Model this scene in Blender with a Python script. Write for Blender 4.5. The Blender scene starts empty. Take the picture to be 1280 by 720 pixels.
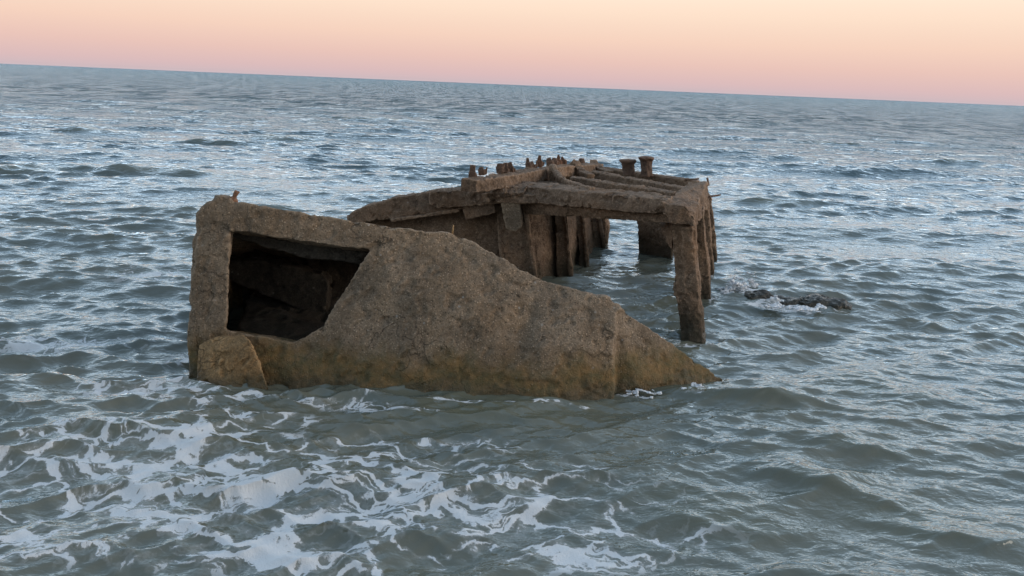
import bpy, bmesh, math, random
import numpy as np
from mathutils import Vector, Matrix, noise, Euler
random.seed(7); RNG = np.random.default_rng(11)
S = bpy.context.scene
DENOISE = True
COL = S.collection
R = math.radians
def lin(r, g, b, a=1.0):
    f = lambda c: ((c/255+0.055)/1.055)**2.4 if c > 10 else c/255/12.92
    return (f(r), f(g), f(b), a)

# ------------------------------------------------------------------ camera
CAM_Z = 2.6
FPX = 1000.0                      # focal length in pixels of the 1280 px wide photograph
PITCH, ROLL = R(14.25), R(2.37)
cd = bpy.data.cameras.new('camera'); cam = bpy.data.objects.new('camera', cd); COL.objects.link(cam)
cd.sensor_width = 36; cd.lens = 36*FPX/1280; cd.clip_start = 0.05; cd.clip_end = 60000
CM = (Matrix.Rotation(R(90)-PITCH, 4, 'X') @ Matrix.Rotation(ROLL, 4, 'Z'))
cam.matrix_world = Matrix.Translation((0, 0, CAM_Z)) @ CM
S.camera = cam
def ray(px, py):
    return CM.to_3x3() @ Vector(((px-640)/FPX, -(py-360)/FPX, -1))
def at(px, py, Y):                # where the sight line through that photo point is Y metres out to sea
    d = ray(px, py); return Vector((0, 0, CAM_Z)) + d*(Y/d.y)
def on_sea(px, py, z=0.0):
    d = ray(px, py); return Vector((0, 0, CAM_Z)) + d*((z-CAM_Z)/d.z)

# ------------------------------------------------------------------ mesh helpers
def hull_into(bm, pts):
    t = bmesh.new()
    vs = [t.verts.new(p) for p in pts]
    r = bmesh.ops.convex_hull(t, input=vs)
    dead = [e for e in set(r['geom_interior']) | set(r['geom_unused']) if isinstance(e, bmesh.types.BMVert)]
    if dead: bmesh.ops.delete(t, geom=dead, context='VERTS')
    bmesh.ops.recalc_face_normals(t, faces=t.faces)
    m = bpy.data.meshes.new('tmp'); t.to_mesh(m); t.free(); bm.from_mesh(m); bpy.data.meshes.remove(m)
def slab(bm, pts, off):           # front outline pushed back by off
    pts = [Vector(p) for p in pts]
    hull_into(bm, pts + [p + Vector(off) for p in pts])
def bar(bm, a, b, wa, ha, wb=None, hb=None, up=(0, 0, 1)):   # box beam between two points (w across, h along up)
    a, b = Vector(a), Vector(b); wb = wb or wa; hb = hb or ha
    d = (b-a).normalized(); s = d.cross(Vector(up)).normalized(); u = s.cross(d).normalized()
    P = []
    for p, w, h in ((a, wa, ha), (b, wb, hb)):
        for i in (-.5, .5):
            for j in (-.5, .5): P.append(p + s*(i*w) + u*(j*h))
    hull_into(bm, P)
def frac(p, f, o, seed):
    return noise.fractal((p[0]*f+seed, p[1]*f-seed*.7, p[2]*f+seed*.3), 1.0, 2.0, o, noise_basis='PERLIN_ORIGINAL')
def rough(bm, name, mat, parent=None, voxel=0.02, amp=0.02, pit=0.02, origin=None, seed=1.0, fine=0.006, chips=None):
    """voxel-union the hulls in bm, wear them with fractal noise, link ONE object"""
    m = bpy.data.meshes.new(name); bm.to_mesh(m); bm.free()
    o = bpy.data.objects.new(name, m); COL.objects.link(o)
    md = o.modifiers.new('r', 'REMESH'); md.mode = 'VOXEL'; md.voxel_size = voxel; md.use_smooth_shade = True
    dg = bpy.context.evaluated_depsgraph_get()
    m2 = bpy.data.meshes.new_from_object(o.evaluated_get(dg)); o.modifiers.clear()
    o.data = m2; bpy.data.meshes.remove(m); m2.name = name
    b = bmesh.new(); b.from_mesh(m2)
    bmesh.ops.smooth_vert(b, verts=b.verts, factor=0.5, use_axis_x=True, use_axis_y=True, use_axis_z=True)
    b.normal_update()
    mv = []
    for v in b.verts:
        p = v.co
        d = amp*(frac(p, 2.6, 4, seed)*1.1 - .25) + fine*frac(p, 22, 3, seed+5)
        n = frac(p, 7.0, 3, seed+9)
        if n > .22: d -= pit*min(1, (n-.22)*4)
        mv.append(v.normal*d)
    for v, d in zip(b.verts, mv): v.co += d
    b.to_mesh(m2); b.free()
    m2.polygons.foreach_set('use_smooth', [True]*len(m2.polygons))
    m2.materials.clear(); m2.materials.append(mat)
    org = Vector(origin) if origin is not None else None
    if parent is not None: org = parent.matrix_world.translation.copy() if parent.parent is None else Vector(parent['org'])
    if org is not None:
        m2.transform(Matrix.Translation(-org))
    if parent is not None: o.parent = parent
    elif org is not None: o.location = org; bpy.context.view_layer.update()
    return o
def tag(o, label=None, cat=None, group=None, kind=None):
    if label: o['label'] = label
    if cat: o['category'] = cat
    if group: o['group'] = group
    if kind: o['kind'] = kind
    return o
def empty(name, loc):
    o = bpy.data.objects.new(name, None); COL.objects.link(o); o.location = loc; o.empty_display_size = .2
    bpy.context.view_layer.update(); return o

# ------------------------------------------------------------------ material helpers
class NT:
    def __init__(s, name):
        s.m = bpy.data.materials.new(name); s.m.use_nodes = True; s.t = s.m.node_tree; s.t.nodes.clear()
        s.out = s.t.nodes.new('ShaderNodeOutputMaterial')
    def n(s, typ, ins=None, **kw):
        n = s.t.nodes.new(typ)
        for k, v in kw.items(): setattr(n, k, v)
        for k, v in (ins or {}).items(): s.set(n.inputs[k], v)
        return n
    def set(s, inp, v):
        if isinstance(v, bpy.types.NodeSocket): s.t.links.new(v, inp)
        elif isinstance(v, bpy.types.Node): s.t.links.new(v.outputs[0], inp)
        else: inp.default_value = v
    def math(s, op, a, b=0.0, c=0.0, clamp=False):
        n = s.n('ShaderNodeMath', operation=op, use_clamp=clamp)
        for i, v in enumerate((a, b, c)): s.set(n.inputs[i], v)
        return n.outputs[0]
    def mix(s, f, a, b, blend='MIX'):
        n = s.n('ShaderNodeMix', data_type='RGBA', blend_type=blend)
        s.set(n.inputs[0], f); s.set(n.inputs[6], a); s.set(n.inputs[7], b); return n.outputs[2]
    def sm(s, x, a, b, lo=0.0, hi=1.0):
        n = s.n('ShaderNodeMapRange', interpolation_type='SMOOTHSTEP')
        for i, v in enumerate((x, a, b, lo, hi)): s.set(n.inputs[i], v)
        return n.outputs[0]
    def noise(s, vec, scale, detail=4, rough=.55, dist=0.0):
        n = s.n('ShaderNodeTexNoise', {'Scale': scale, 'Detail': detail, 'Roughness': rough, 'Distortion': dist}); s.set(n.inputs['Vector'], vec)
        return n.outputs[0]

def concrete(name, base, light, rust, tide, tide_z=.38, grit=1.0, rust_amt=.5, edge=.55, wet=0.0):
    g = NT(name); pos = g.n('ShaderNodeNewGeometry').outputs['Position']
    sx = g.n('ShaderNodeSeparateXYZ', {0: pos}); z = sx.outputs[2]
    big = g.noise(pos, 1.7, 5, .6); mid = g.noise(pos, 9, 6, .65); fine = g.noise(pos, 70, 4, .6)
    c = g.mix(g.math('ADD', g.math('MULTIPLY', g.sm(mid, .3, .7), .55), g.math('MULTIPLY', g.sm(g.noise(pos, 38, 5, .7), .36, .64), .45)), base, light)
    c = g.mix(g.math('MULTIPLY', g.sm(big, .42, .68), rust_amt), c, rust)
    # aggregate pebbles and shells
    v = g.n('ShaderNodeTexVoronoi', {'Vector': pos, 'Scale': 48.0, 'Randomness': 1.0})
    rnd = g.n('ShaderNodeSeparateColor', {0: v.outputs['Color']}).outputs[0]
    peb = g.math('MULTIPLY', g.sm(v.outputs['Distance'], .42, .25), g.sm(rnd, .70, .80))
    c = g.mix(g.math('MULTIPLY', peb, .55*grit), c, tuple(min(1, x*1.9) for x in light[:3])+(1,))
    dk = g.math('MULTIPLY', g.sm(v.outputs['Distance'], .5, .3), g.sm(rnd, .24, .14))
    c = g.mix(g.math('MULTIPLY', dk, .6*grit), c, tuple(x*.35 for x in base[:3])+(1,))
    # small shells, very light
    v2 = g.n('ShaderNodeTexVoronoi', {'Vector': pos, 'Scale': 17.0})
    r2 = g.n('ShaderNodeSeparateColor', {0: v2.outputs['Color']}).outputs[1]
    sh = g.math('MULTIPLY', g.sm(v2.outputs['Distance'], .24, .14), g.sm(r2, .93, .94))
    c = g.mix(g.math('MULTIPLY', sh, .7*grit), c, (.34, .31, .27, 1))
    # pock holes (depth from bump, darker colour in them)
    holes = g.sm(g.noise(pos, 31, 3, .5), .68, .76)
    pits = g.math('MULTIPLY', g.sm(g.noise(pos, 13, 4, .6, .6), .70, .75), grit)
    c = g.mix(g.math('MULTIPLY', pits, .6), c, tuple(x*.22 for x in base[:3])+(1,))
    c = g.mix(g.math('MULTIPLY', holes, .5), c, tuple(x*.3 for x in base[:3])+(1,))
    c = g.mix(1.0, c, g.n('ShaderNodeCombineColor', {k_: g.math('MULTIPLY', g.sm(fine, .3, .7, .72, 1.25), g.sm(g.noise(pos, 2.1, 5, .6), .34, .66, .78, 1.2)) for k_ in range(3)}).outputs[0], 'MULTIPLY')
    pt = g.n('ShaderNodeNewGeometry').outputs['Pointiness']
    c = g.mix(g.math('MULTIPLY', g.sm(pt, .508, .56), edge), c, tuple(min(1, x*1.45) for x in light[:3])+(1,))
    # hairline cracks in a few places
    cw = g.n('ShaderNodeVectorMath', {0: pos, 1: g.n('ShaderNodeVectorMath', {0: g.n('ShaderNodeTexNoise', {'Vector': pos, 'Scale': 5.0, 'Detail': 5.0}).outputs['Color'], 1: (.35,.35,.35)}, operation='MULTIPLY')}, operation='ADD').outputs[0]
    cr = g.n('ShaderNodeTexVoronoi', {'Vector': cw, 'Scale': 3.0}, feature='DISTANCE_TO_EDGE').outputs['Distance']
    crk = g.math('MULTIPLY', g.sm(cr, .020, .004), g.sm(g.noise(pos, 1.1, 3, .5), .5, .6))
    c = g.mix(g.math('MULTIPLY', crk, .5), c, tuple(x*.25 for x in base[:3])+(1,))
    # algae and weed below the high-water line
    wob = g.math('ADD', z, g.math('MULTIPLY', g.math('SUBTRACT', g.noise(pos, 2.6, 5, .65), .5), .55))
    t1 = g.sm(wob, tide_z, tide_z-.28)
    c = g.mix(g.math('MULTIPLY', t1, .72), c, g.mix(g.sm(mid, .35, .65), tide, (tide[0]*.36, tide[1]*.52, tide[2]*.42, 1)))
    t2 = g.sm(wob, .16, -.02)
    c = g.mix(g.math('MULTIPLY', t2, .6), c, (.035, .032, .018, 1))
    ro = g.math('SUBTRACT', .92-wet, g.math('MULTIPLY', t2, .45))
    h = g.math('ADD', g.math('MULTIPLY', mid, .5), g.math('MULTIPLY', fine, .35))
    h = g.math('SUBTRACT', h, g.math('MULTIPLY', holes, .5))
    h = g.math('SUBTRACT', h, g.math('MULTIPLY', pits, .8))
    h = g.math('SUBTRACT', h, g.math('MULTIPLY', crk, .35))
    h = g.math('ADD', h, g.math('MULTIPLY', peb, .25*grit))
    h = g.math('ADD', h, g.math('MULTIPLY', g.noise(pos, 24, 6, .7), .7))
    bp = g.n('ShaderNodeBump', {'Height': h, 'Strength': .9, 'Distance': .028})
    b = g.n('ShaderNodeBsdfPrincipled', {'Base Color': c, 'Roughness': ro, 'Normal': bp.outputs[0], 'Specular IOR Level': .35})
    g.set(g.out.inputs[0], b.outputs[0]); return g.m

M_SHELL = concrete('weathered_concrete', (.135, .096, .062, 1), (.262, .194, .132, 1), (.215, .135, .072, 1), (.215, .125, .040, 1), tide_z=.44, rust_amt=.45)
M_FRAME = concrete('brown_stained_concrete', (.096, .061, .039, 1), (.250, .170, .113, 1), (.165, .092, .048, 1), (.055, .040, .026, 1), tide_z=.42, grit=.6, rust_amt=.6)
M_BLOCK = concrete('ochre_rubble', (.21, .130, .060, 1), (.34, .215, .105, 1), (.28, .145, .05, 1), (.20, .115, .04, 1), tide_z=.2, grit=.5, rust_amt=.6)
M_RUST = concrete('rusted_iron', (.075, .048, .036, 1), (.15, .095, .065, 1), (.14, .062, .03, 1), (.06, .045, .03, 1), tide_z=-1, grit=.3, rust_amt=.9)
M_RUST_RED = concrete('orange_rust', (.15, .070, .040, 1), (.24, .13, .08, 1), (.19, .08, .035, 1), (.06, .045, .03, 1), tide_z=-1, grit=.2, rust_amt=.9)
M_INNER_SHADE = concrete('shade_dark_concrete', (.035, .029, .022, 1), (.075, .062, .048, 1), (.06, .04, .025, 1), (.03, .025, .015, 1), tide_z=.3, grit=.4)  # near-black colour paints the shade inside the opening
M_ROCK = concrete('dark_wet_rock', (.020, .018, .016, 1), (.038, .033, .028, 1), (.035, .028, .020, 1), (.030, .028, .020, 1), tide_z=.1, grit=0.0, rust_amt=.5, edge=.1, wet=.25)

# ------------------------------------------------------------------ 1. tilted concrete shell in front
base = on_sea(430, 480); base.z = 0
shell_bm = bmesh.new()
UP = (0.02, .30, -.10)
slab(shell_bm, [at(246,266,6.93), at(256,254,6.95), at(276,243,6.97), at(291,247,6.97), at(286,268,6.95), at(283,292,6.9), at(279,416,6.72), at(279,515,6.55), at(238,515,6.58), at(234,428,6.72)], (-.12, .30, -.10))
slab(shell_bm, [at(250,258,6.96), at(300,252,6.97), at(455,276,7.0), at(545,291,7.02), at(470,314,6.9), at(380,303,6.9), at(288,287,6.9)], UP)
slab(shell_bm, [at(284,412,6.72), at(318,419,6.71), at(346,427,6.70), at(372,428,6.69), at(440,515,6.45), at(290,520,6.5)], UP)
slab(shell_bm, [at(365,428,6.69), at(390,420,6.69), at(404,406,6.70), at(440,420,6.63), at(450,520,6.42), at(360,515,6.45)], UP)
# big sloping slab right of the opening
front = [at(462,311,6.90), at(520,289,7.02), at(552,290,7.06), at(566,289,7.06), at(612,314,7.02), at(690,354,6.96), at(742,366,6.93), at(772,388,6.86),
         at(766,440,6.62), at(768,515,6.44), at(700,520,6.34), at(560,520,6.30), at(440,520,6.36), at(402,408,6.70), at(430,360,6.82)]
front += [at(600,400,6.57), at(540,390,6.60), at(680,430,6.50)]
fa = front[:6] + [front[10], front[11], front[12], front[13], front[14], front[15], front[16]]
hull_into(shell_bm, fa + [p + Vector((0.1, .55, -.75)) for p in front[1:6]] + [p + Vector((0, .7, -.25)) for p in front[10:13]])
fc_ = [at(668,345,7.0), front[5]] + front[6:12] + [front[17]]
hull_into(shell_bm, fc_ + [p + Vector((0.1, .55, -.75)) for p in front[5:8]] + [p + Vector((0, .7, -.25)) for p in front[9:12]])
def blob(bm, c, rx, ry, rz, n=26):
    P = []
    for i in range(n):
        t = math.acos(1-2*(i+.5)/n); a = i*2.39996; k = random.uniform(.8, 1.1)
        P.append(c + Vector((rx*math.sin(t)*math.cos(a), ry*math.sin(t)*math.sin(a), rz*math.cos(t)))*k)
    hull_into(bm, P)
for px, py, Y, r in ((752,373,7.0,.10),(766,383,6.98,.09),(735,370,7.02,.08),(700,358,7.0,.07),(640,331,7.03,.04),(590,303,7.08,.04),(552,292,7.1,.04),(280,246,7.06,.07),(790,400,7.0,.05),(835,428,7.06,.05)):
    blob(shell_bm, at(px,py+3,Y), r*1.5, r, r*.8)
# right facet turned away, running down to the toe
hull_into(shell_bm, [at(742,368,7.0), at(762,377,6.96), at(786,391,6.97), at(802,404,7.0), at(832,428,7.02), at(868,449,7.08), at(903,473,7.14), at(905,510,7.10), at(776,515,6.60), at(771,440,6.75), at(770,405,6.85), at(795,468,6.70), at(835,452,6.90), at(860,480,6.90),
                     at(760,400,7.2)+Vector((0,.4,-.5)), at(900,510,7.7), at(770,515,7.5)])
# box behind the frame: left wall, roof, back wall
wl = [at(238,300,6.98), at(252,262,7.0), at(268,262,7.0), at(268,515,6.8), at(238,515,6.75)]
slab(shell_bm, wl, (-.55, 2.0, -.75))
rf = [at(252,260,7.05), at(300,256,7.05), at(545,294,7.1), at(545,312,7.1), at(290,288,7.05), at(256,280,7.05)]
slab(shell_bm, rf, (.0, 2.0, -.74))
slab(shell_bm, [at(246,266,7.0), at(300,262,7.05), at(300,284,7.05), at(246,296,7.0)], (-.5, 2.0, -.74))
bw = [p + Vector((0, 1.9, -.52)) for p in (at(170,262,7.0), at(545,296,7.1), at(600,330,7.1), at(600,520,6.6), at(170,520,6.7))]
slab(shell_bm, bw, (.02, .2, -.05))
shell = rough(shell_bm, 'concrete_bunker_block', M_SHELL, None, voxel=.017, amp=.020, pit=.018, origin=base, seed=3.1, fine=.007)
tag(shell, 'large tilted grey concrete block with a dark four-sided opening, nearest the camera in the sea', 'concrete ruin')
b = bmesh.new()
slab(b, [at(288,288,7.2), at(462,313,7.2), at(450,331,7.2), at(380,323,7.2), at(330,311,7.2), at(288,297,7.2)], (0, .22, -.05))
rough(b, 'inner_lintel', M_INNER_SHADE, shell, .02, .02, .015, seed=6.3)
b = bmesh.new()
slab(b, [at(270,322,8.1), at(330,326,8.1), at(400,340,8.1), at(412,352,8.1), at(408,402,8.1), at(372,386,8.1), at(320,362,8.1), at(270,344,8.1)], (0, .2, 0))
rough(b, 'inner_beam', M_INNER_SHADE, shell, .02, .02, .02, seed=8.3)
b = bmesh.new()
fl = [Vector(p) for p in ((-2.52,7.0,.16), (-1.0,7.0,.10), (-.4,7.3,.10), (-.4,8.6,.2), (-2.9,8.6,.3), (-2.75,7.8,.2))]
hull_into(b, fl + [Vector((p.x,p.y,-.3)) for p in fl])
rough(b, 'inner_shade_floor', M_INNER_SHADE, shell, .025, .05, .04, seed=9.1)  # dark slab added over the water, shade put into its colour
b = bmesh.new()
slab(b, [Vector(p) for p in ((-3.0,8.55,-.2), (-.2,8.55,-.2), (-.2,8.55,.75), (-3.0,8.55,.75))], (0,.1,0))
rough(b, 'inner_shade_panel', M_INNER_SHADE, shell, .025, .03, .03, seed=9.7)  # dark sheet added before the back wall as painted shade
b = bmesh.new()
bar(b, at(287,256,7.05), at(297,239,7.05), .03, .03, .04, .03, up=(0,1,0)); bar(b, at(294,242,7.05), at(300,240,7.05), .022, .022)
blob(b, at(290,252,7.05), .06, .05, .05)
rough(b, 'rebar_stub', M_RUST_RED, shell, .008, .008, .005, seed=2.3, fine=.003)['label'] = 'orange rusted iron stub on the top corner'
b = bmesh.new()
bar(b, at(565,296,7.08), at(567,281,7.08), .03, .03, .018, .018, up=(0,1,0))
rough(b, 'rebar_stub', M_BLOCK, shell, .008, .006, .004, seed=2.9, fine=.003)

# rubble lump leaning on the lower left corner
b = bmesh.new()
hull_into(b, [at(247,432,6.62), at(262,421,6.62), at(304,417,6.60), at(313,425,6.5), at(337,486,6.36), at(330,510,6.36), at(282,510,6.33), at(270,440,6.5),
              at(252,500,6.45), at(246,470,6.5), at(262,421,6.9), at(310,420,6.9), at(330,510,6.8), at(250,510,6.8)])
blk = rough(b, 'rubble_lump', M_BLOCK, None, .014, .018, .025, origin=(on_sea(290,490).x, 6.5, 0), seed=12.4, fine=.008)
tag(blk, 'ochre brown lump of broken concrete leaning on the lower left corner of the opening', 'rubble')

# ------------------------------------------------------------------ 2. open concrete frame behind
fb = on_sea(760, 340); fb.z = 0
frame = empty('concrete_hull_frame', fb)
tag(frame, 'brown open framework of concrete beams and legs standing in the sea behind the tilted block', 'concrete ruin')
sd = [20.0]
def part(bm, name, mat=M_FRAME, voxel=.014, amp=.010, pit=.016, fine=.008, **k):
    sd[0] += 3.7
    return rough(bm, name, mat, frame, voxel, amp, pit, seed=sd[0], fine=fine, **k)
def lerp(a, b, t): return a + (b-a)*t
# right-hand top beam (A near -> B far)
b = bmesh.new()
hull_into(b, [at(833,249,8.35), at(868,264,8.25), at(869,284,8.25), at(838,281,8.28),
              at(861,229,12.2), at(884,227,12.2), at(889,254,12.2), at(866,250,12.2)])
hull_into(b, [at(826,252,8.3), at(858,256,8.2), at(872,268,8.25), at(870,286,8.22), at(836,282,8.22), at(830,268,8.25), at(845,245,8.8), at(874,255,8.8), at(874,280,8.8)])
part(b, 'side_beam', amp=.035)
# right-hand legs
legs = [  # top-left, top-right, bottom-left, bottom-right pixel, Y top, Y bottom, depth
    ((837,272),(868,276),(852,445),(884,445),8.28,8.2,.30),
    ((866,262),(879,262),(872,395),(891,395),9.7,9.68,.24),
    ((876,254),(885,254),(879,365),(895,365),11.0,10.95,.24),
    ((880,247),(889,247),(884,345),(898,345),12.1,12.05,.26)]
for i, (tl, tr, bl, br, yt, yb, dp) in enumerate(legs):
    b = bmesh.new()
    yb = on_sea((bl[0]+br[0])/2, (419,371,346,326)[i]).y
    if i == 0: yt, yb = 8.36, yb
    slab(b, [at(*tl,yt), at(*tr,yt), at(*br,yb), at(*bl,yb)], (.07, dp, 0))
    if i == 0:
        slab(b, [at(850,283,8.33), at(866,283,8.31), at(880,430,8.42), at(860,430,8.42)], (.05, .2, 0))
        hull_into(b, [at(842,345,8.4), at(858,340,8.38), at(862,375,8.38), at(847,380,8.4), at(850,360,8.55), at(839,362,8.45)])
    part(b, 'leg', amp=.02)
# solid infill between the two furthest legs
b = bmesh.new(); slab(b, [at(884,244,11.9), at(889,244,11.9), at(896,300,11.9), at(889,300,11.9)], (.15, .9, -.02)); part(b, 'infill_panel')
# front beam: upper band and recessed lower band
b = bmesh.new()
hull_into(b, [at(640,231,9.95), at(640,252,9.9), at(838,249,8.35), at(838,270,8.3), at(640,231,9.95)+Vector((.1,.34,.02)), at(838,249,8.35)+Vector((.1,.34,.02)), at(640,252,9.9)+Vector((.1,.34,0)), at(838,270,8.3)+Vector((.1,.34,0))])
hull_into(b, [at(796,246,8.72), at(811,248,8.6), at(811,266,8.55), at(796,262,8.66), at(798,247,9.0), at(812,262,9.0)])
part(b, 'front_beam', amp=.02, pit=.03)
b = bmesh.new()
hull_into(b, [at(642,250,9.98), at(655,268,9.95), at(706,264,9.55), at(760,270,9.06), at(838,279,8.4), at(838,262,8.42), at(642,250,10.2), at(655,266,10.2), at(838,276,8.7), at(760,268,9.35), at(838,262,8.7)])
part(b, 'lower_front_beam')
# cross beams behind, each with a curved knee at its left end
crs = [((712,221,11.1),(843,241,9.55)), ((738,214,12.6),(854,235,10.9)), ((748,209,13.9),(872,227,12.1))]
knees = [((718,203,12.3),(722,211,12.2),(728,218,12.0),(738,222,11.6)), ((741,203,13.8),(745,209,13.6),(751,214,13.4),(762,218,13.0)), None]
for i, ((p, q)) in enumerate(crs):
    b = bmesh.new()
    A, B = at(*p), at(*q)
    hull_into(b, [A, B, A+Vector((.06,.15,.01)), B+Vector((.06,.15,.01)), A-Vector((0,0,.22)), B-Vector((0,0,.20)), A+Vector((.06,.15,-.22)), B+Vector((.06,.15,-.2))])
    if knees[i]:
        kp = [at(*k) for k in knees[i]]
        for s_, e_ in zip(kp, kp[1:]): bar(b, s_, e_, .13, .12)
        bar(b, kp[0], kp[0]-Vector((0,0,.3)), .12, .12, up=(0,1,0))
    part(b, 'cross_beam', amp=.01)
b = bmesh.new()
kp = [at(691,207,10.9), at(695,215,10.75), at(701,222,10.45), at(713,229,10.0), at(740,237,9.3)]
for s_, e_ in zip(kp, kp[1:]): bar(b, s_, e_, .07, .06)
for s_, e_ in zip(kp, kp[1:]): hull_into(b, [s_+Vector((.02,0,0)), s_-Vector((.02,0,0)), e_+Vector((.02,0,0)), e_-Vector((.02,0,0)), s_-Vector((.02,0,.22)), e_-Vector((.02,0,.22)), s_+Vector((.02,0,-.22)), e_+Vector((.02,0,-.22))])
bar(b, kp[0], kp[0]-Vector((0,0,.28)), .09, .09, up=(0,1,0))
part(b, 'knee')
# top of the left wall (gunwale) with stubs
b = bmesh.new()
gp = [at(575,222,9.25), at(626,215,10.0), at(660,209,10.8), at(690,205,11.6), at(741,203,14.0)]
for s_, e_ in zip(gp, gp[1:]):
    hs, he = (.17 if s_.y < 11 else .30), (.17 if e_.y < 11 else .30)
    hull_into(b, [s_, e_, s_-Vector((0,0,hs)), e_-Vector((0,0,he)), s_+Vector((.2,-.02,-.02)), e_+Vector((.2,-.02,-.02)), s_+Vector((.22,-.02,-.17)), e_+Vector((.22,-.02,-.17))])
part(b, 'gunwale', amp=.02)
b = bmesh.new()
dk = [p - Vector((0,0,.05)) for p in (at(600,236,9.75), at(628,224,10.1), at(690,218,11.0), at(706,226,10.8), at(724,236,9.75), at(690,237,9.6), at(650,236,9.85))]
hull_into(b, dk + [p - Vector((0,0,.12)) for p in dk])
part(b, 'deck_remnant', amp=.03, pit=.04)
st = [(590,224,208,9.42), (602,219,206,9.62), (625,217,202,9.95), (631,216,205,10.05), (638,216,201,10.2), (660,211,197,10.75), (665,211,200,10.85), (674,209,195,11.15),
      (687,208,195,11.5), (692,207,195,11.7), (698,207,194,11.95), (704,207,193,12.2), (717.5,207,197,12.8), (726.5,205,196,13.3)]
for (px, y0, y1, Y) in st:
    b = bmesh.new(); A, B = at(px,y0,Y), at(px+random.uniform(-1,1),y1,Y)
    w = random.uniform(.075,.10); bar(b, A, lerp(A,B,.55), w, w*.9, w*1.1, w*.9, up=(0,1,0)); bar(b, lerp(A,B,.4), B+Vector((random.uniform(-.02,.02),0,random.uniform(-.03,.02))), w*.9, w*.8, w*random.uniform(.35,.8), w*.5, up=(0,1,0))
    bar(b, lerp(A,B,.1)+Vector((w*.6,0,0)), lerp(A,B,random.uniform(.4,.9))+Vector((w*random.uniform(.5,.9),0,0)), w*.4, w*.4, w*.25, w*.25, up=(0,1,0))
    part(b, 'rebar_stub', M_RUST, .008, .007, .007, .004)
# left wall: panel and ribs, seen from inside
b = bmesh.new()
wp = [(at(640,245,10.2), on_sea(668,352,-.3), 10.2), (at(696,252,10.95), on_sea(704,352,-.3), 10.95), (at(722,252,12.0), on_sea(729,340,-.3), 12.0), (at(742,248,13.1), on_sea(752,322,-.3), 13.1), (at(754,250,13.9), on_sea(762,315,-.3), 13.9)]
wp = [(a_, Vector(((c_.x/c_.y)*y_, y_, -.4))) for a_, c_, y_ in wp]
for (a_, c_), (d_, e_) in zip(wp, wp[1:]):
    q = [a_, c_, d_, e_]; hull_into(b, q + [p + Vector((-.2,.1,0)) for p in q])
part(b, 'side_wall', amp=.03)
ribs = [((618,248),(655,250),(630,375),(674,375),9.98,10.0,.3), ((692,258),(706,258),(698,372),(716,372),10.75,10.72,.26), ((718,255),(727,255),(726,350),(736,350),11.9,11.75,.26), ((737,250),(746,250),(745,325),(757,325),13.0,12.9,.3)]
for (tl, tr, bl, br, yt, yb, dp) in ribs:
    b = bmesh.new()
    slab(b, [at(*tl,yt), at(*tr,yt), at(*br,yb), at(*bl,yb)], (.03, dp, 0))
    w = at(*tr,yt); v = at(*br,yb)
    bar(b, w+Vector((.0,-.01,0)), v+Vector((.0,-.01,0)), .06, .08, up=(0,1,0))
    part(b, 'rib', amp=.018)
# broken stub hanging in front of the first rib
b = bmesh.new(); slab(b, [at(624,240,9.72), at(648,240,9.7), at(652,284,9.68), at(645,290,9.68), at(632,287,9.68)], (.02,.26,0)); part(b, 'hanging_stub', M_SHELL)
# crusted corner over it
b = bmesh.new(); hull_into(b, [at(612,237,9.75), at(640,227,9.85), at(662,231,9.75), at(655,243,9.62), at(625,247,9.62), at(614,245,9.68), at(640,226,10.2), at(660,238,10.0), at(616,240,10.0)])
part(b, 'corner_crust', amp=.05, pit=.05)
# front wall running left and down: band, ledge, recessed panel, plate
W = [(640,237,252,9.9), (576,236,262,9.98), (538,239,266,10.05), (490,247,273,10.15), (456,258,278,10.25), (434,269,284,10.32)]
b = bmesh.new()
for (xa,ta,ba,Ya), (xb,tb,bb,Yb) in zip(W, W[1:]):
    q = [at(xa,ta,Ya), at(xb,tb,Yb), at(xa,ba,Ya-.02), at(xb,bb,Yb-.02)]; hull_into(b, q+[p+Vector((.03,.3,0)) for p in q])
hull_into(b, [at(537,239,9.92), at(640,234,9.8), at(640,254,9.78), at(545,262,9.9), at(537,255,9.92)] + [at(537,239,10.1), at(640,234,10.0), at(640,250,10.0)])
part(b, 'wall_coping', amp=.018, pit=.025)
b = bmesh.new(); bar(b, at(490,275,10.12), at(575,262,9.98), .12, .05); part(b, 'ledge', amp=.008, pit=.01)
b = bmesh.new(); hull_into(b, [at(455,268,10.42), at(640,245,10.12), at(640,380,10.05), at(455,380,10.3)]+[p+Vector((0,.22,0)) for p in (at(455,268,10.42), at(640,245,10.12), at(640,380,10.05), at(455,380,10.3))]); part(b, 'wall_panel')
b = bmesh.new(); slab(b, [at(577,259,9.93), at(617,250,9.86), at(619,266,9.86), at(582,275,9.92)], (.02,.15,0)); part(b, 'plate')
# dark end wall far right under the beams, with a haunch
b = bmesh.new()
slab(b, [at(793,235,12.75), at(842,243,12.3), at(840,330,12.3), at(799,330,12.75)], (.1,.35,0))
part(b, 'end_wall')
b = bmesh.new()
hull_into(b, [at(822,277,8.9), at(840,278,8.55), at(841,314,8.5), at(834,306,8.6), at(828,288,8.75), at(842,280,8.9), at(842,310,8.8)])
part(b, 'haunch')
b = bmesh.new(); slab(b, [at(740,262,13.4), at(757,268,13.3), at(762,285,13.3), at(757,296,13.3), at(757,330,13.2), at(738,330,13.2)], (.05,.35,0)); part(b, 'end_wall_stump')
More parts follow.
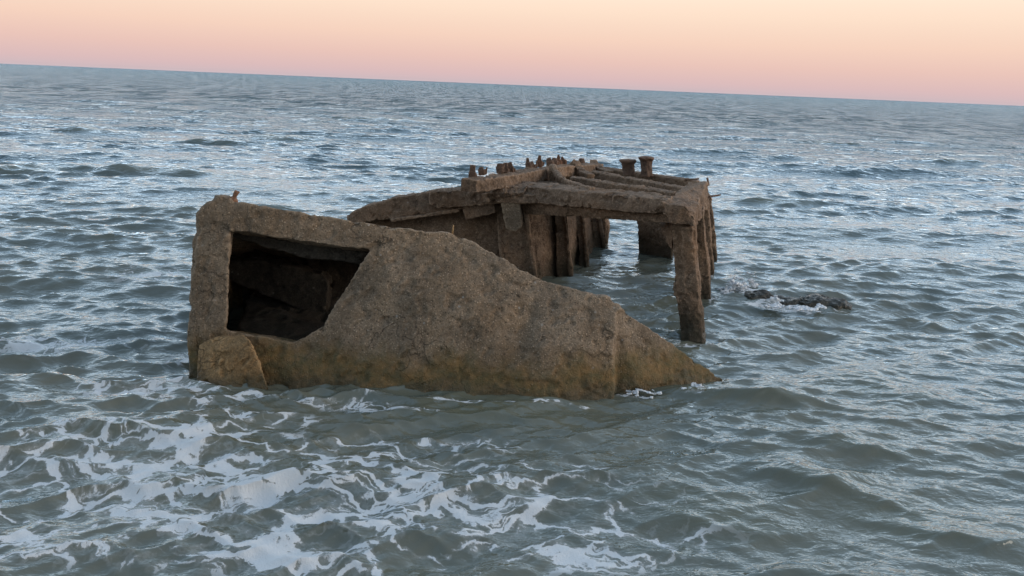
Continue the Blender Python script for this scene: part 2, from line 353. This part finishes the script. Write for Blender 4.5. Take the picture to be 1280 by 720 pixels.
# bollards on the far beam
for px, y0, y1, Y, lean in ((787,219,199,12.95,-3), (808,221,195.5,12.8,-1)):
    bm = bmesh.new(); A, B = at(px,y0,Y), at(px+lean,y1,Y)
    h = (B-A).length; ax = (B-A).normalized()
    prof = [(0,.105),(.15,.10),(.6,.098),(.78,.105),(.86,.135),(.96,.14),(1,.12)]
    rings = []
    for t, r in prof:
        rings.append([A+ax*(h*t)+Vector((math.cos(a)*r, math.sin(a)*r, 0)) for a in np.linspace(0, 2*math.pi, 20, endpoint=False)])
    for r0, r1 in zip(rings, rings[1:]): hull_into(bm, r0+r1)
    part(bm, 'bollard', M_RUST, .016, .018, .016, .004)
# thin iron rods
for p, q in ((at(886,246,11.6), at(901,243.5,11.7)), (at(856,224.5,12.3), at(874,223.5,12.1)), (at(884,222,12.3), at(886,232,12.2))):
    b = bmesh.new(); bar(b, p, q, .035, .03, .025, .025); part(b, 'iron_rod', M_RUST, .009, .004, .003, .002)

# ------------------------------------------------------------------ 3. rock awash on the right
b = bmesh.new()
rk = on_sea(975, 376)
for px, py, rx, ry, rz, dz in ((946,371,.30,.2,.16,-.05), (985,374,.30,.2,.14,-.075), (1015,376,.34,.24,.14,-.06), (1048,379,.26,.2,.13,-.05), (1000,368,.46,.25,.12,-.09), (920,368,.2,.15,.12,-.08)):
    c = on_sea(px, py); c.z = dz; blob(b, c, rx, ry, rz)
rock = rough(b, 'sea_rock', M_ROCK, None, .016, .03, .03, origin=(rk.x, rk.y, 0), seed=31.0, fine=.01)
tag(rock, 'low dark wet rock barely awash to the right of the framework legs', 'rock')

# ------------------------------------------------------------------ 4. the sea
def build_sea():
    rr = [2.0]
    while rr[-1] < 26000:
        r = rr[-1]; k = .0042 if r < 60 else .0042 + .05*min(1, (math.log(r/60)/4))
        rr.append(r*(1+k))
    rr = np.array(rr)
    da = R(.095); core = np.arange(-R(38), R(38), da)
    side = []; a = R(38); s = da
    while a < R(100): a += s; s = min(s*1.12, R(2)); side.append(a)
    ang = np.concatenate([-np.array(side[::-1]), core, np.array(side)])
    Rg, Ag = np.meshgrid(rr, ang, indexing='ij')
    X = Rg*np.sin(Ag); Y = Rg*np.cos(Ag)
    dr = np.gradient(rr)[:, None]; dt = np.maximum(np.gradient(ang)[None, :], da)*Rg
    spac = np.maximum(dr, dt)
    Z = np.zeros_like(X); DX = np.zeros_like(X); DY = np.zeros_like(X)
    # slow modulation of the chop
    def lf(fx, fy, p): return np.sin(X*fx+Y*fy+p)
    gust = np.clip(1 + .24*lf(.55,.37,1.) + .22*lf(-.32,.71,2.3) + .22*lf(.13,-.23,.4)*lf(.39,.15,4.) + .2*lf(1.1,-.9,.7)*lf(.5,1.3,2.), .35, 1.7)
    near = np.clip((Y-3.2)/4.5, 0, 1); near = .72 + .28*near*near*(3-2*near)
    N = 130
    lam = np.exp(np.linspace(math.log(.09), math.log(8.5), N))
    for i in range(N):
        L = lam[i]*RNG.uniform(.97, 1.03)
        w = 1.6 if L < .15 else (1.85 if L < .4 else (1.15 if L < .8 else (.7 if L < 1.5 else (.46 if L < 3 else .50*(3/L)**.5))))
        sl = SLOPE*math.sqrt(2/N)*w
        th = R(-90) + R(9) + RNG.normal(0, R(27 if L < .45 else (19 if L < 2.5 else 12)))         # travelling towards the shore
        k = 2*math.pi/L; kx, ky = k*math.cos(th), k*math.sin(th); ph = RNG.uniform(0, 2*math.pi)
        amp0 = sl/k
        rows = np.where(dr[:, 0]*2.2 < L)[0]
        if len(rows) == 0: continue
        n = rows[-1]+1
        f = np.clip((L/spac[:n]-2.2)/2.5, 0, 1)*amp0
        f = f*(gust[:n] if L < 3 else 1.0)*(near[:n] if L > .6 else 1.0)
        # wave groups so that crests are short
        gk = k*.23; gth = th + R(70)*RNG.choice([-1, 1])
        f = f*(.8+.4*np.sin(X[:n]*gk*math.cos(gth)+Y[:n]*gk*math.sin(gth)+RNG.uniform(0, 6)))
        P = X[:n]*kx+Y[:n]*ky+ph
        sp, cp = np.sin(P), np.cos(P)
        Z[:n] += f*sp
        q = .95
        DX[:n] += q*f*math.cos(th)*cp; DY[:n] += q*f*math.sin(th)*cp
    # individual crests
    crest_light = np.zeros_like(X)
    for (px, py, hw, ht, rot, wd) in CRESTS:
        c = on_sea(px, py); ca, sa = math.cos(R(rot)), math.sin(R(rot))
        u = (X-c.x)*ca + (Y-c.y)*sa; v = -(X-c.x)*sa + (Y-c.y)*ca
        v = v + .10*np.sin(u*2.1+px) - .12*(u/hw)**2*wd
        env = np.exp(-(u/hw)**2*1.3)
        vv = np.where(v < 0, v/(wd*.55), v/(wd*1.5))          # steep face towards the shore
        crest_light = np.maximum(crest_light, env*np.exp(-(vv*.9)**2))  # mask for the light painted into the crests
        Z += ht*env*np.exp(-vv**2)*(1+.18*np.sin(u*4.3+py)); DY -= .35*ht*env*np.exp(-vv**2)
    X2, Y2 = X+DX, Y+DY
    # ---- foam mask (0..1), real foam washed about by the breakers
    foam = np.zeros_like(X)
    for (px, py, rx, ry, rot, k) in FOAM:
        c = on_sea(px, py); ca, sa = math.cos(R(rot)), math.sin(R(rot))
        u = ((X-c.x)*ca+(Y-c.y)*sa)/rx; v = (-(X-c.x)*sa+(Y-c.y)*ca)/ry
        foam = np.maximum(foam, k*np.exp(-(u*u+v*v)))
    nr, na = X.shape
    co = np.stack([X2, Y2, Z], -1).reshape(-1, 3)
    idx = np.arange(nr*na, dtype=np.int32).reshape(nr, na)
    q = np.stack([idx[:-1,:-1], idx[:-1,1:], idx[1:,1:], idx[1:,:-1]], -1).reshape(-1, 4)
    me = bpy.data.meshes.new('sea')
    me.vertices.add(len(co)); me.vertices.foreach_set('co', co.astype(np.float32).ravel())
    me.loops.add(q.size); me.loops.foreach_set('vertex_index', q.ravel().astype(np.int32))
    me.polygons.add(len(q)); me.polygons.foreach_set('loop_start', np.arange(0, q.size, 4, dtype=np.int32)); me.polygons.foreach_set('loop_total', np.full(len(q), 4, dtype=np.int32))
    me.polygons.foreach_set('use_smooth', np.ones(len(q), bool))
    at_ = me.attributes.new('foam', 'FLOAT', 'POINT'); at_.data.foreach_set('value', foam.astype(np.float32).ravel())
    at2 = me.attributes.new('crest_light', 'FLOAT', 'POINT'); at2.data.foreach_set('value', crest_light.astype(np.float32).ravel())
    me.update(calc_edges=True)
    o = bpy.data.objects.new('sea', me); COL.objects.link(o)
    return o
SLOPE = .32
CRESTS = [ # px, py, half width, height, rotation, breadth
    (185,218,2.6,.17,-3,.8), (10,216,1.5,.14,0,.7), (100,166,1.6,.20,0,.9), (348,174,1.8,.16,-3,.9), (470,150,4.2,.18,-4,1.1), (250,178,1.7,.12,-2,.7),
    (200,262,1.0,.12,-4,.4), (325,258,1.2,.12,0,.4), (880,488,.55,.10,-6,.22), (960,505,.55,.07,-10,.25), (1030,620,.42,.11,-12,.18), (1150,665,.6,.05,-6,.25), (900,650,.6,.05,-8,.25),
    (470,478,.55,.07,4,.30), (600,520,.8,.05,0,.3), (1100,490,.7,.06,-4,.3), (1190,205,1.6,.15,-3,.6), (1050,180,2.0,.16,-3,.7), (955,255,1.0,.12,-3,.5), (330,610,.9,.05,-4,.2), (200,560,.9,.05,3,.2), (1080,575,.5,.06,-8,.2)]
FOAM = [
    (1000,380,.6,.3,0,.7), (330,625,2.4,.75,-4,.86), (180,560,1.6,.4,0,.68), (235,500,.3,.16,0,.85), (225,440,.12,.3,0,.7), (300,499,.4,.06,2,1.15), (232,480,.14,.14,0,1.05), (560,504,.3,.03,0,.85), (700,507,.3,.03,0,.8), (868,424,.14,.06,0,.95), (620,505,.5,.05,0,.62), (480,498,.4,.05,0,.62), (220,470,.2,.12,0,.75), (60,420,1.2,.5,0,.42), # px, py, rx, ry, rot, strength
    (240,590,1.25,.28,-3,.86), (90,590,.8,.3,5,.86), (420,640,1.2,.26,-6,.86), (600,655,.9,.26,-10,.78), (60,680,.9,.25,0,.84), (370,700,.8,.2,-3,.8), (520,560,.8,.16,4,.72), (150,545,.8,.2,0,.7), (310,530,.6,.14,0,.66),
    (290,496,.36,.07,5,1.0), (250,485,.3,.25,0,.62), (180,480,.8,.3,0,.5), (690,600,.6,.2,0,.55), (760,670,.7,.3,0,.6), (700,700,.7,.2,0,.62), (870,491,.12,.05,-15,1.1), (790,490,.22,.05,-5,.8), (420,505,.6,.1,0,.6), (500,515,.4,.06,-5,.7),
    (930,368,.28,.2,0,1.0), (1010,386,.5,.12,0,.95), (960,382,.4,.10,0,.85), (895,375,.16,.16,0,.8), (880,425,.2,.12,0,.6), (890,350,.16,.2,0,.6), (340,330,.9,.9,0,.35), (200,345,.9,.5,0,.55)]
sea = build_sea(); tag(sea, kind='structure')

g = NT('sea_water'); geo = g.n('ShaderNodeNewGeometry'); pos = geo.outputs['Position']
sx = g.n('ShaderNodeSeparateXYZ', {0: pos})
flat = g.n('ShaderNodeCombineXYZ', {0: sx.outputs[0], 1: sx.outputs[1], 2: 0.0}).outputs[0]
dist = g.n('ShaderNodeVectorMath', {0: flat}, operation='LENGTH').outputs['Value']
fm = g.n('ShaderNodeAttribute', attribute_name='foam').outputs['Fac']
# foam lace: warped cells and ridges
wz = g.n('ShaderNodeTexNoise', {'Vector': flat, 'Scale': 1.6, 'Detail': 3.0})
warp = g.n('ShaderNodeVectorMath', {0: g.n('ShaderNodeVectorMath', {0: wz.outputs['Color'], 1: (.5,.5,.5)}, operation='SUBTRACT'), 1: (.75,.75,0)}, operation='MULTIPLY')
wz2 = g.n('ShaderNodeTexNoise', {'Vector': flat, 'Scale': 9.0, 'Detail': 3.0})
warp2 = g.n('ShaderNodeVectorMath', {0: g.n('ShaderNodeVectorMath', {0: wz2.outputs['Color'], 1: (.5,.5,.5)}, operation='SUBTRACT'), 1: (.16,.16,0)}, operation='MULTIPLY')
fv = g.n('ShaderNodeVectorMath', {0: g.n('ShaderNodeVectorMath', {0: flat, 1: warp}, operation='ADD'), 1: warp2}, operation='ADD').outputs[0]
fvs = g.n('ShaderNodeVectorMath', {0: fv, 1: (.52, 1.0, 1.0)}, operation='MULTIPLY').outputs[0]
vo = g.n('ShaderNodeTexVoronoi', {'Vector': fvs, 'Scale': 4.4}, feature='DISTANCE_TO_EDGE')
vo2 = g.n('ShaderNodeTexVoronoi', {'Vector': fvs, 'Scale': 11.0}, feature='DISTANCE_TO_EDGE')
vo3 = g.n('ShaderNodeTexVoronoi', {'Vector': fvs, 'Scale': 27.0}, feature='DISTANCE_TO_EDGE'); l3 = g.sm(vo3.outputs['Distance'], .32, 0.0)
l1 = g.sm(vo.outputs['Distance'], .16, 0.0); l2 = g.sm(vo2.outputs['Distance'], .20, 0.0)
nz = g.noise(fvs, 2.1, 5, .62); nf = g.noise(flat, 40, 4, .7)
lace = g.math('ADD', g.math('ADD', g.math('MULTIPLY', l1, .46), g.math('ADD', g.math('MULTIPLY', l2, .30), g.math('MULTIPLY', l3, .14))), g.math('ADD', g.math('MULTIPLY', g.sm(nz, .25, .75), .52), g.math('MULTIPLY', g.math('SUBTRACT', nf, .5), .45)))
thr = g.math('SUBTRACT', 1.10, g.math('MULTIPLY', fm, .62))
fo = g.sm(lace, thr, g.math('ADD', thr, .13))
film = g.sm(lace, g.math('SUBTRACT', thr, .30), g.math('ADD', thr, .05))
fo = g.math('MULTIPLY', g.math('ADD', g.math('MULTIPLY', fo, .82), g.math('MULTIPLY', film, .18)), g.sm(fm, .12, .4))
# small foam flecks scattered in the near water
# water body
bn = g.noise(flat, .5, 3, .5)
body = g.mix(g.sm(dist, 5, 30), g.mix(g.sm(bn, .35, .65), (.118,.128,.102,1), (.150,.148,.108,1)), (.036,.062,.066,1))
body = g.mix(g.sm(dist, 60, 600), body, (.020,.072,.080,1))
sl_ = g.n('ShaderNodeAttribute', attribute_name='crest_light').outputs['Fac']
body = g.mix(g.math('MULTIPLY', sl_, .8), body, (.125,.125,.082,1))  # olive tint paints the light shining through wave crests
# ripples too small for the mesh
strv = g.n('ShaderNodeVectorMath', {0: flat, 1: (.55, 1.0, 1.0)}, operation='MULTIPLY').outputs[0]
r1 = g.noise(strv, 13, 3, .55, .4); r2 = g.noise(strv, 4.0, 3, .6, .6); r3 = g.noise(strv, .9, 4, .6, .5)
rip = g.math('MULTIPLY', g.math('ADD', g.math('MULTIPLY', r1, .018), g.math('MULTIPLY', r2, g.sm(dist, 8, 50, .020, .13))), 1.0)
rip = g.math('ADD', rip, g.math('MULTIPLY', r3, g.sm(dist, 25, 120, 0.0, .55)))
bump = g.n('ShaderNodeBump', {'Height': rip, 'Strength': 1.0, 'Distance': 1.0})
# chop finer than the mesh far out: tilt the facets directly
strw = g.n('ShaderNodeVectorMath', {0: flat, 1: (.32, 1.0, 1.0)}, operation='MULTIPLY').outputs[0]
tn = g.n('ShaderNodeTexNoise', {'Vector': strw, 'Scale': .95, 'Detail': 4.0, 'Roughness': .62})
tl = g.n('ShaderNodeVectorMath', {0: g.n('ShaderNodeVectorMath', {0: tn.outputs['Color'], 1: (.5,.5,.5)}, operation='SUBTRACT'), 1: (1.0,1.7,0)}, operation='MULTIPLY')
wr = g.noise(g.n('ShaderNodeVectorMath', {0: flat, 1: (.55, .11, 0)}, operation='MULTIPLY').outputs[0], 1.0, 6, .74)
wrs = g.math('MULTIPLY', g.sm(wr, .34, .66, -.30, .30), g.sm(dist, 25, 110))
tl = g.n('ShaderNodeVectorMath', {0: tl, 1: g.n('ShaderNodeCombineXYZ', {0: 0.0, 1: g.math('SUBTRACT', wrs, .33), 2: 0.0})}, operation='ADD')
tls = g.n('ShaderNodeVectorMath', {0: tl}, operation='SCALE'); g.set(tls.inputs['Scale'], g.sm(dist, 8, 110, .06, 1.15))
nrm = g.n('ShaderNodeVectorMath', {0: g.n('ShaderNodeVectorMath', {0: bump.outputs[0], 1: tls.outputs[0]}, operation='ADD')}, operation='NORMALIZE')
deep = g.n('ShaderNodeBsdfDiffuse', {'Color': body})
gl = g.n('ShaderNodeBsdfGlossy', {'Color': (.84, .93, 1.0, 1), 'Roughness': g.sm(dist, 4, 150, .04, .16), 'Normal': nrm.outputs[0]})
fr = g.n('ShaderNodeFresnel', {'IOR': 1.6, 'Normal': nrm.outputs[0]})
water = g.n('ShaderNodeMixShader', {0: fr.outputs[0], 1: deep.outputs[0], 2: gl.outputs[0]})
fb_ = g.n('ShaderNodeBump', {'Height': g.math('ADD', g.math('MULTIPLY', fo, .6), g.math('MULTIPLY', nf, .5)), 'Strength': .6, 'Distance': .02})
foamb = g.n('ShaderNodeBsdfPrincipled', {'Base Color': (.66,.68,.69,1), 'Roughness': .7, 'Normal': fb_.outputs[0]})
mx = g.n('ShaderNodeMixShader', {0: g.math('MULTIPLY', fo, .9), 1: water.outputs[0], 2: foamb.outputs[0]})
g.set(g.out.inputs[0], mx.outputs[0]); sea.data.materials.append(g.m)

# shore under the camera; unseen bluff behind it is added to block sky light
def build_beach_and_blocker():
    xs = np.linspace(-60, 60, 81); ys = np.array([2.35, 1.9, 1.2, .5, -.5, -2, -4, -7, -10, -13, -16, -20, -26, -60])
    zs = np.array([-.35, -.12, .12, .35, .6, .85, 1.1, 1.6, 3.2, 5.5, 7.6, 8.8, 9.2, 9.5])
    V = [(x, y - .02*abs(x)**1.2 - (.4 if y < 2 else 0)*0, z + .12*noise.noise((x*.3, y*.3, 2.0))) for y, z in zip(ys, zs) for x in xs]
    n = len(xs); F = [(j*n+i, (j+1)*n+i, (j+1)*n+i+1, j*n+i+1) for j in range(len(ys)-1) for i in range(n-1)]
    m = bpy.data.meshes.new('beach_and_blocker'); m.from_pydata(V, [], F); o = bpy.data.objects.new('beach_and_blocker', m); COL.objects.link(o)
    h = NT('damp_sand'); p = h.n('ShaderNodeNewGeometry').outputs['Position']
    c = h.mix(h.noise(p, 3, 5, .6), (.13,.105,.075,1), (.24,.20,.15,1))
    bs = h.n('ShaderNodeBsdfPrincipled', {'Base Color': c, 'Roughness': .9, 'Normal': h.n('ShaderNodeBump', {'Height': h.noise(p, 40, 4, .6), 'Strength': .5, 'Distance': .02}).outputs[0]})
    h.set(h.out.inputs[0], bs.outputs[0]); m.materials.append(h.m); o['kind'] = 'structure'
build_beach_and_blocker()

# ------------------------------------------------------------------ 5. splash on the rock and at the toe of the block
gf = NT('white_foam'); p_ = gf.n('ShaderNodeNewGeometry').outputs['Position']
bb = gf.n('ShaderNodeBump', {'Height': gf.noise(p_, 60, 4, .7), 'Strength': .8, 'Distance': .02})
fbs = gf.n('ShaderNodeBsdfPrincipled', {'Base Color': (.78,.80,.82,1), 'Roughness': .6, 'Normal': bb.outputs[0], 'Subsurface Weight': 0.0})
gf.set(gf.out.inputs[0], fbs.outputs[0]); M_FOAM = gf.m
def foam_patch(name, spots, label, seed):
    bm = bmesh.new()
    for px, py, sx_, n, hh in spots:
        c = on_sea(px, py)
        for i in range(n):
            dx, dy = random.gauss(0, sx_*.5), random.gauss(0, sx_*.22)
            r = random.uniform(.009, .028)
            z = abs(random.gauss(0, hh))*math.exp(-(dx/sx_)**2) + .015
            blob(bm, c + Vector((dx, dy, z)), r*random.uniform(1, 2.2), r, r*random.uniform(.5, 1.0), 12)
    o = rough(bm, name, M_FOAM, None, .006, .012, .012, origin=(c.x, c.y, 0), seed=seed, fine=.012)
    o['kind'] = 'stuff'; tag(o, label, 'foam'); return o
foam_patch('sea_foam', [(918,366,.17,150,.10), (938,362,.15,90,.09), (907,369,.10,40,.03), (968,378,.08,30,.03), (1003,388,.22,90,.008), (1026,386,.10,25,.012), (970,385,.22,50,.008)], 'white broken foam splashing over the low rock right of the legs', 41.0)
foam_patch('sea_foam', [(872,489,.08,60,.022), (856,493,.08,30,.010), (888,492,.06,20,.010), (800,492,.2,30,.006)], 'small white wave crest at the right toe of the tilted block', 47.0)

# ------------------------------------------------------------------ 6. light
SUN_EL, SUN_AZ = R(10), R(101)             # low, off to the right and a little behind the camera
w = bpy.data.worlds.new('World'); S.world = w; w.use_nodes = True
t = w.node_tree; t.nodes.clear()
N_ = t.nodes.new; Lk = t.links.new
out = N_('ShaderNodeOutputWorld'); tc = N_('ShaderNodeTexCoord'); sp = N_('ShaderNodeSeparateXYZ'); Lk(tc.outputs['Generated'], sp.inputs[0])
rp = N_('ShaderNodeValToRGB'); Lk(sp.outputs[2], rp.inputs[0])
rp.color_ramp.interpolation = 'LINEAR'
stops = [(0.0, (205,186,192)), (.010, (219,188,189)), (.03, (234,197,187)), (.055, (246,211,192)), (.085, (251,223,201)), (.125, (253,231,210)), (.155, (238,232,225)), (.21, (208,220,230)), (.42, (182,203,222)), (.7, (156,182,208)), (1.0, (138,166,198))]
el = rp.color_ramp.elements
el[0].position, el[0].color = stops[0][0], lin(*stops[0][1]); el[1].position, el[1].color = 1.0, lin(*stops[-1][1])
for p, c in stops[1:-1]:
    e = el.new(p); e.color = lin(*c)
bg = N_('ShaderNodeBackground'); Lk(rp.outputs[0], bg.inputs[0]); fc = N_('ShaderNodeFloatCurve'); Lk(sp.outputs[2], fc.inputs[1])
cv = fc.mapping.curves[0]; cv.points[0].location = (0, .332); cv.points[1].location = (1, .30)
for x_, y_ in ((.115, .364), (.15, .86), (.2, .97), (.30, .95), (.45, .60), (.7, .42)): cv.points.new(x_, y_)
fc.mapping.update()
ml = N_('ShaderNodeMath'); ml.operation = 'MULTIPLY'; ml.inputs[1].default_value = 3.4; Lk(fc.outputs[0], ml.inputs[0])
az = N_('ShaderNodeMapRange'); az.interpolation_type = 'SMOOTHSTEP'; Lk(sp.outputs[1], az.inputs[0])
for i_, v_ in enumerate((-.75, .15, .58, 1.0)): az.inputs[i_+1].default_value = v_
m2_ = N_('ShaderNodeMath'); m2_.operation = 'MULTIPLY'; Lk(ml.outputs[0], m2_.inputs[0]); Lk(az.outputs[0], m2_.inputs[1])
Lk(m2_.outputs[0], bg.inputs[1])
sky = N_('ShaderNodeTexSky'); sky.sky_type = 'NISHITA'; sky.sun_disc = False; sky.sun_elevation = R(2); sky.sun_rotation = SUN_AZ
bg2 = N_('ShaderNodeBackground'); Lk(sky.outputs[0], bg2.inputs[0]); bg2.inputs[1].default_value = .05
ad = N_('ShaderNodeMixShader'); ad.inputs[0].default_value = .12; Lk(bg.outputs[0], ad.inputs[1]); Lk(bg2.outputs[0], ad.inputs[2]); Lk(ad.outputs[0], out.inputs[0])
sl = bpy.data.lights.new('sun', 'SUN'); sl.energy = 2.2; sl.angle = R(55); sl.color = (1, .80, .62)
so = bpy.data.objects.new('sun', sl); COL.objects.link(so)
sdir = Vector((math.sin(SUN_AZ)*math.cos(SUN_EL), math.cos(SUN_AZ)*math.cos(SUN_EL), math.sin(SUN_EL)))
so.rotation_euler = sdir.to_track_quat('Z', 'Y').to_euler()
vs = S.view_settings; vs.view_transform = 'Standard'; vs.look = 'None'; vs.exposure = 0; vs.gamma = 1; vs.use_curve_mapping = False
S.cycles.max_bounces = 6; S.cycles.use_denoising = DENOISE
